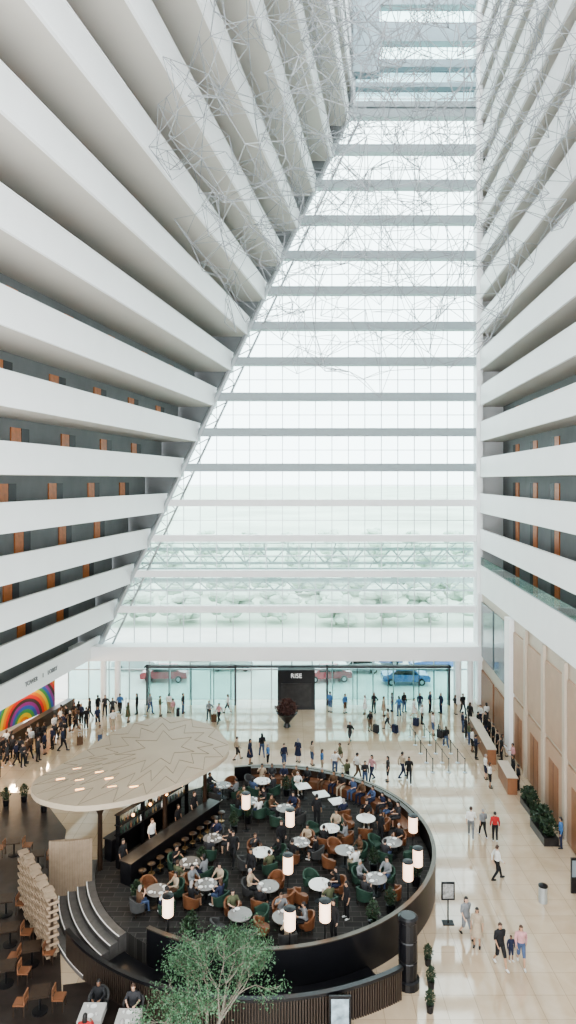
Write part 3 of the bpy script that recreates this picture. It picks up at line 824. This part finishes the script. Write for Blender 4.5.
for j in range(3):
    st_ = 3 if j < 2 else 6
    for i in range(0, n, st_):
        s0, s1 = (.985,.75,.5)[j], (.75,.5,.25)[j]; z0, z1 = 4.6+hz[j]+.004, 4.6+hz[j+1]+.004
        seam.tube([(*P2(i,s0),z0),(*P2(i+st_//2,s1),z1)], .018, 4)
        seam.tube([(*P2(i+st_//2,s1),z1),(*P2(i+st_,s0),z0)], .018, 4)
parts = [('roof_shell', M('roof_shell', ct, [CANT], True)), ('rim', M('rim', ce, [CANR])), ('seam', M('seam', seam, [mat('seam_brown', (.20,.155,.105), .6)]))]
for i, s in ((44,.72),(47,.8),(50,.7),(53,.8),(2,.7),(41,.78),(46,.6),(50,.55)):
    x, y = P2(i, s); parts.append(('light_slit', M('light_slit', MB().obox((x,y), (1,.35), .42, .05, 4.6, 4.60+(hz[1] if s > .65 else hz[2])+.03), [WARMG])))
for px,py in ((100,800),(205,760),(150,745),(165,782)):
    x,y,_ = G(px,py,4.3); parts.append(('column', M('column', MB().lathe([(.14,0.0),(.11,3.6),(.4,4.34)], 14, (x,y)), [DWOOD], True)))
Proto('bar_canopy', 'leaf shaped pale canopy roof over the bar', 'canopy', parts).make((0,0,0))
for i in range(5):
    p = bc-bn*.4+bd*(-2.6+i*1.25)
    Proto('pendant_lamp', 'small warm pendant lamp hanging under the canopy', 'lamp', [('cord', M('cord', MB().lathe([(.01,3.75),(.01,4.34)], 6), [BLACKM])), ('lamp_shade', M('lamp_shade', MB().ell((0,0,3.7), (.08,.08,.08), 12, 8), [WARMG], True))], 'bar pendants').make((p.x,p.y,0))

x,y,_ = G(75,902)
pn = MB()
for i in range(26): 
    u = -.95+i*.076; pn.box(u, u+.06, -.06+.12*(u*u), .06+.12*(u*u), 0.0, 2.9)
pn.box(-.97,1.0,.1,.16,0,2.9)
single('timber_screen', pn, [LWOOD], 'pale vertical slatted timber screen beside the stairs', 'screen', loc=(x-.25,y,0.01), rz=.15)
a = Vector(G(22,905)[:2]); c = Vector(G(52,962)[:2])
dr = (c-a).normalized(); L = (c-a).length
blocks = MB()
for k in range(15):
    z = .15+k*.17
    for j in range(9):
        off = (.14 if (k+j)%2 else 0); p = a+dr*(L*(j+.5)/9)
        blocks.obox((p.x+off*.7, p.y), dr, L/9*.86, .42, z, z+.11)
blocks.obox(((a+c)/2).to_tuple(), dr, L, .12, 0, 2.6, 1)
single('stacked_timber_screen', blocks, [LWOOD, DWOOD], 'staggered stacked pale timber block screen', 'screen')
pl = [G(px,py)[:2] for px,py in ((-30,790),(40,795),(66,830),(58,900),(62,1000),(80,1060),(-60,1060))]
single('timber_deck', MB().prism(pl, 0.004, .03), [DFLOOR], 'dark timber floor of the side dining area', 'floor deck')

def dchair():
    bk = MB(); bk.box(-.21,.21,.18,.22,.62,.85); bk.box(-.21,-.18,.18,.22,.45,.85); bk.box(.18,.21,.18,.22,.45,.85)
    parts = [('seat', M('seat', MB().box(-.22,.22,-.22,.22,.42,.48), [ORNF])), ('backrest', M('backrest', bk, [WOOD]))]
    for x_ in (-.19,.19):
        for y_ in (-.19,.19): parts.append(('leg', M('leg', MB().box(x_-.02,x_+.02,y_-.02,y_+.02,0,.42), [DWOOD])))
    return Proto('dining_chair', 'wooden dining chair with a rust leather seat', 'chair', parts, 'side dining chairs')
DC = dchair()
DT = Proto('dining_table', 'small square dark wooden dining table', 'table', [('table_top', M('table_top', MB().box(-.36,.36,-.36,.36,.72,.76), [DWOOD])), ('pedestal', M('pedestal', MB().lathe([(.3,0),(.3,.03),(.04,.05),(.04,.72)], 14), [BLACKM]))], 'side dining tables')
for px,py in ((6,985),(32,965),(10,945),(40,1012),(6,915),(14,855),(38,868)):
    p = G(px,py); DT.make((p[0],p[1],.03), .2)
    for s in (-1,1): DC.make((p[0]+s*.68,p[1]+s*.13,.03), s*pi/2)
# two small clothed tables with guests
LIN = mat('tablecloth_linen', (.42,.41,.39), .8)
for px, py, tops in ((92,1012,('black','red')),(128,1018,('charcoal','navy'))):
    p = G(px,py,.75); tx, ty_ = p[0], p[1]
    cl = MB().box(-.42,.42,-.42,.42,.74,.765); cl.box(-.43,.43,-.43,.43,.5,.742)
    Proto('banquet_table', 'small square table with white tablecloth', 'table', [('tablecloth', M('tablecloth', cl, [LIN])), ('pedestal', M('pedestal', MB().lathe([(.3,0),(.05,.05),(.05,.5)], 14), [BLACKM]))], 'clothed tables').make((tx,ty_,0.01))
    for k in range(2):
        a = pi/2+k*pi; cx, cy = tx+.86*math.cos(a), ty_+.86*math.sin(a); rz = math.atan2(tx-cx, -(ty_-cy))
        TUB[2].make((cx,cy,0.01), rz); person((cx,cy,0.01), rz, 'sit', top=tops[k], bot='black', outfit='trousers', place='at table', group='seated diners')
        single('plate', platem, None, 'white plate on the white tablecloth', loc=(tx+.22*math.cos(a),ty_+.22*math.sin(a),.777), group='tableware')
        single('cup', cupm, None, 'white cup on the white tablecloth', loc=(tx+.28*math.cos(a+.8),ty_+.28*math.sin(a+.8),.777), group='tableware')
pl = [G(px,py)[:2] for px,py in ((63,985),(100,980),(160,1010),(185,1080),(60,1080))]
single('dining_rug', MB().prism(pl, 0.001, .008), [DFLOOR], 'dark floor rug under the white clothed tables', 'rug')

m = bpy.data.materials.new('mural_paint'); m.use_nodes = True; nt = m.node_tree; bs = nt.nodes['Principled BSDF']
tc = nt.nodes.new('ShaderNodeTexCoord'); wv = nt.nodes.new('ShaderNodeTexWave'); wv.wave_type = 'RINGS'; wv.rings_direction = 'X'; wv.inputs['Scale'].default_value = .16; wv.inputs['Distortion'].default_value = 2.0; wv.inputs['Detail'].default_value = 0
wv.wave_profile = 'SAW'
cr_ = nt.nodes.new('ShaderNodeValToRGB'); cr_.color_ramp.interpolation = 'CONSTANT'
el = cr_.color_ramp.elements; cols = [(.45,.03,.03),(.5,.16,.02),(.45,.36,.03),(.04,.20,.07),(.03,.08,.32),(.18,.03,.20),(.04,.03,.03)]
el[0].color = (*cols[0],1); el[1].position = .14; el[1].color = (*cols[1],1)
for i in range(2,7):
    e = el.new(i*.143); e.color = (*cols[i],1)
nt.links.new(tc.outputs['Object'], wv.inputs['Vector']); nt.links.new(wv.outputs['Fac'], cr_.inputs['Fac']); nt.links.new(cr_.outputs['Color'], bs.inputs['Base Color'])
q0 = Vector(G(-6,742)[:2]); q1 = Vector(G(60,712)[:2]); qd = q1-q0
single('mural', MB().box(0,.08,-qd.length/2,qd.length/2,.3,4.0), [m], 'large colourful wall mural of curving bands', 'mural', loc=((q0.x+q1.x)/2-.6, (q0.y+q1.y)/2+.3, 0), rz=math.atan2(qd.y,qd.x)-pi/2)
p0 = G(-10,775); p1 = G(88,712); dv = Vector((p1[0]-p0[0], p1[1]-p0[1])); cm = ((p0[0]+p1[0])/2-1.6, (p0[1]+p1[1])/2+.3)
Proto('reception_desk', 'long dark reception counter with pale top', 'counter', [('body', M('body', MB().obox(cm, dv, dv.length, .5, 0.005, 1.0), [DWOOD])), ('worktop', M('worktop', MB().obox(cm, dv, dv.length+.1, .6, 1.0, 1.06), [DARK]))]).make((0,0,0))
def potat(px,py,s=1,P=None):
    p = G(px,py); (P or PL).make((min(p[0], rx(p[1])-.55*s),p[1],0), px, s)
for px,py in ((6,806),(24,802),(44,812)): potat(px,py,.8)
for c_, L in (((rx(51)-1.9,51),6.5),((rx(44.5)-1.6,44.5),2.6)):
    Proto('service_desk', 'brown timber service desk with stone top', 'counter', [('body', M('body', MB().obox(c_, (SR,1), L, .6, 0.005, 1.05), [WOOD])), ('worktop', M('worktop', MB().obox(c_, (SR,1), L+.1, .7, 1.05, 1.1), [WSTONE]))]).make((0,0,0))
    for k in range(int(L/1.3)):
        y_ = c_[1]-L/2+.7+k*1.3
        person((rx(y_)-1.05,y_,0), -pi/2, 'stand', 'black', 'black', 'trousers', place='behind desk', group='desk staff')
        person((rx(y_)-2.8,y_+.3,0), pi/2, R.choice(('stand','phone')), place='at desk')
BED = Proto('planter_box', 'long low dark planting bed with leafy shrubs', 'planter', [('box', M('box', MB().box(-.4,.4,-1.1,1.1,0,.45), [DARK]))]+
   [('shrub', M('shrub', MB().add([(v[0], v[1]+yy_, v[2]) for v in f_.v], f_.f), [LEAFD])) for yy_, f_ in ((-.75,foliage(.48,.4,1.5,330,.2,5)),(0,foliage(.5,.4,1.7,330,.2,6)),(.75,foliage(.48,.4,1.35,330,.2,8)))], 'planting beds')
BED.make((rx(38.2)-1.1,38.2,0)); BED.make((rx(41.3)-1.0,41.3,0), 0, .8)
p = G(287,727)
bw = MB().lathe([(.25,0),(.3,.05),(.18,.35),(.55,.8),(.85,1.15),(.80,1.2),(.5,.9)], 24)
Proto('urn_planter', 'dark red bushy plant in a wide footed black urn', 'plant', [('urn', M('urn', bw, [BLACK], True)), ('stem', M('stem', MB().tube([(0,0,.8),(0,0,1.9)], .06, 6), [BARK])),
      ('foliage', M('foliage', foliage(.95,1.0,2.2,900,.22,11), [mat('dark_red_leaf', (.08,.035,.03), .6, noise=.4)]))]).make(p)
SP = Proto('queue_post', 'slim steel queue barrier post', 'post', [('base', M('base', MB().lathe([(.16,0),(.16,.02),(.03,.05)], 14), [STEEL])), ('pole', M('pole', MB().lathe([(.028,.03),(.028,.95),(.035,.96),(.035,1.0)], 10), [BLACKM]))], 'queue posts')
qp = []
for r_ in range(3):
    for c_ in range(5):
        qp.append((9.9+r_*1.1-c_*.1, 46.5+c_*1.6))
for x_, y_ in qp: SP.make((x_, y_, 0))
for r_ in range(3):
    for c_ in range(4):
        a, b_ = qp[r_*5+c_], qp[r_*5+c_+1]
        single('queue_belt', MB().add([(a[0],a[1],.86),(b_[0],b_[1],.86),(b_[0],b_[1],.92),(a[0],a[1],.92)], [(0,1,2,3)]), [BLACK], 'thin black belt stretched between queue posts', 'belt', group='queue belts')
for px,py in ((110,715),(118,712),(126,709),(145,716),(152,713)): SP.make(G(px,py))
p = G(448,923)
Proto('sign_stand', 'black framed notice stand on a slim pole', 'sign', [('base', M('base', MB().box(-.25,.25,-.18,.18,0,.03), [BLACKM])), ('pole', M('pole', MB().box(-.025,.025,-.025,.025,.03,1.2), [BLACKM])),
      ('frame', M('frame', MB().box(-.3,.3,-.03,.03,1.05,1.85), [BLACKM])), ('notice', M('notice', MB().box(-.24,.24,-.036,-.03,1.12,1.78), [mat('notice_print', (.3,.3,.29), .5, noise=.5, nscale=12)]))]).make(p)
p = G(543,902)
Proto('litter_bin', 'steel litter bin with slanted top', 'bin', [('body', M('body', MB().lathe([(.2,0),(.2,.75)], 18), [STEEL], True)), ('lid', M('lid', MB().lathe([(.22,.75),(.22,.8),(.12,.86)], 18), [BLACKM], True))]).make(p)
p = G(408,985)
tot = [(.46,0),(.46,.3),(.36,.34),(.38,1.0),(.36,1.05),(.38,1.1),(.37,1.8),(.35,1.85),(.37,1.9),(.35,2.55),(.40,2.6),(.40,2.72),(.3,2.78)]
single('carved_column', MB().lathe(tot, 16), [BLACK], 'dark carved stone column outside the restaurant wall', 'column', loc=p)
p = (G(340,1030)[0], G(340,1030)[1], 0)
postm = mat('poster_print', (.30,.38,.43), .4, emis=.2, noise=.8, nscale=3)
Proto('poster_stand', 'small illuminated picture poster in a black frame', 'poster', [('frame', M('frame', MB().box(-.4,.4,-.04,.04,.0,1.25), [BLACK])), ('print', M('print', MB().box(-.32,.32,-.05,-.04,.15,1.15), [postm]))]).make(p)
p = G(575,893)
Proto('display_stand', 'slim dark framed information display', 'sign', [('frame', M('frame', MB().box(-.2,.2,-.05,.05,0,1.7), [BLACK])), ('screen', M('screen', MB().box(-.16,.16,-.06,-.05,.8,1.6), [mat('screen_blue_grey', (.2,.24,.27), .4)]))]).make(p)  # screen face in one plain blue-grey
for px,py in ((428,965),(431,988),(430,1012)): potat(px,py,.6)
SC = Proto('suitcase', 'upright wheeled suitcase on the marble floor', 'suitcase', [('shell', M('shell', MB().box(-.22,.22,-.13,.13,.05,.65), [CLO['charcoal']])), ('handle', M('handle', MB().box(-.12,-.1,.09,.11,.65,1.0).box(.1,.12,.09,.11,.65,1.0).box(-.12,.12,.09,.11,.98,1.0), [STEEL]))] + [('wheel', M('wheel', MB().tube([(x_,-.02,.03),(x_,.02,.03)], .03, 8), [BLACK])) for x_ in (-.17,.17)], 'suitcases')
for px,py in ((178,716),(214,722),(376,733),(416,726),(395,733),(440,738),(108,748),(80,745)):
    SC.make(G(px,py), R.random()*6, 1, None, {'shell': CLO[R.choice(('charcoal','navy','grey','brown'))]})

# near tree
tr = MB(); rt = random.Random(5); tips = []
def grow(p, d, L, r, lvl):
    q = p+d*L; mid = p+d*L*.5+Vector((rt.uniform(-.06,.06),rt.uniform(-.06,.06),0))
    tr.tube([p, mid, q], [r, r*.85, r*.7], 7)
    if lvl >= 2: tips.extend([(mid, L), (q, L)])
    if lvl >= 5: return
    for k in range(4 if lvl == 0 else 3 if lvl < 4 else 2):
        nd = (d+Vector((rt.uniform(-1,1), rt.uniform(-1,1), rt.uniform(-.3,.5)))).normalized()
        grow(q, nd, L*rt.uniform(.66,.84), r*.58, lvl+1)
grow(Vector((0,0,.5)), Vector((.03,0,1)), 1.35, .10, 0)
lf = MB()
for i in range(12500):
    p, L = rt.choice(tips); p = p+Vector((rt.gauss(0,.16), rt.gauss(0,.16), rt.gauss(0,.13)))
    d = Vector((rt.uniform(-1,1), rt.uniform(-1,1), rt.uniform(-.8,.6))).normalized()*.075
    e = d.cross(Vector((rt.uniform(-1,1), rt.uniform(-1,1), rt.uniform(-1,1)))).normalized()*.019
    lf.add([p, p+d*.5+e, p+d, p+d*.5-e], [(0,1,2,3)])
zmax = max(v[2] for v in lf.v); xs_ = sorted(v[0] for v in lf.v); lo_, hi_ = xs_[int(len(xs_)*.02)], xs_[int(len(xs_)*.98)]; wid = hi_-lo_
T = Proto('ficus_tree', 'slender leafy green indoor tree in a dark planter', 'tree', [('pot', M('pot', MB().lathe([(.5,0),(.65,.7),(.55,.7),(.5,.6)], 20), [BLACK], True)), ('trunk', M('trunk', tr, [mat('grey_bark', (.17,.15,.12), .8)], True)), ('foliage', M('foliage', lf, [LEAF]))])
T.make((-2.4-(hi_+lo_)/2*3.6/wid, 21.0, 0), 0, (3.6/wid, 3.6/wid, 6.2/zmax))

# hanging rod sculpture
rs = random.Random(12)
P_ = []
while len(P_) < 1900:
    u = Vector((rs.uniform(-1,1), rs.uniform(-1,1), rs.uniform(-1,1)))
    if u.length > 1: continue
    p = Vector((4.0+u.x*12, 36+u.y*14, 43+u.z*19))
    if p.x < XL(p.z)-SL*(YF-p.y)+1.0 or p.x > rx(p.y)-.9: continue
    if rs.random() < max(0, (36-p.z)/24): continue
    P_.append(p)
kd = kdtree.KDTree(len(P_))
for i,p in enumerate(P_): kd.insert(p, i)
kd.balance()
edges = set()
for i,p in enumerate(P_):
    for co_, j, d_ in kd.find_n(p, 5)[1:]: edges.add((min(i,j), max(i,j)))
edges = sorted(edges, key=lambda e: (P_[e[0]]+P_[e[1]]).length)
ROD = mat('rod_steel', (.27,.285,.295), .4, metal=.3)
O = Vector((4.0,36,43))
e = bpy.data.objects.new('rod_sculpture', None); put(e); e.location = O; e['label'] = 'cloud of thin interlinked steel rods hanging in the atrium'; e['category'] = 'sculpture'
for a, b_ in edges[:100]:
    o = bpy.data.objects.new('rod', M('rod', MB().tube([P_[a]-O, P_[b_]-O], .016, 5), [ROD])); put(o); o.parent = e
rest = MB()
for a, b_ in edges[100:]: rest.tube([P_[a]-O, P_[b_]-O], .016, 5)
o = bpy.data.objects.new('rods', M('rods', rest, [ROD])); put(o); o.parent = e; o['kind'] = 'stuff'

for i, (x_, y_, z_, en) in enumerate(((-22,48,3.6,300),(-21,52,3.6,300),(-20,56,3.6,300),(-23,44,3.6,300),(-6.5,36,3.9,120),(-7.8,34,3.9,120))):  # bare point lights added for a warm glow, no fittings modelled
    l = bpy.data.lights.new('warm_glow_light', 'POINT'); l.energy = en; l.color = (1,.72,.45); l.shadow_soft_size = .3
    lo = bpy.data.objects.new('warm_glow_light', l); put(lo); lo.location = (x_,y_,z_)

# ---------------------------------------------------------------- world, camera
w = bpy.data.worlds.new('World'); scene.world = w; w.use_nodes = True
bg = w.node_tree.nodes['Background']; bg.inputs['Color'].default_value = (.94,.98,1.0,1); bg.inputs['Strength'].default_value = 5.4
cam = bpy.data.cameras.new('Camera'); co = bpy.data.objects.new('Camera', cam); put(co)
co.location = (0,0,EYE); co.rotation_euler = (pi/2,0,0)
cam.sensor_fit = 'VERTICAL'; cam.sensor_height = 36; cam.lens = F/1024*36; cam.shift_y = -32/1024; cam.clip_end = 5000; cam.clip_start = .1
scene.camera = co
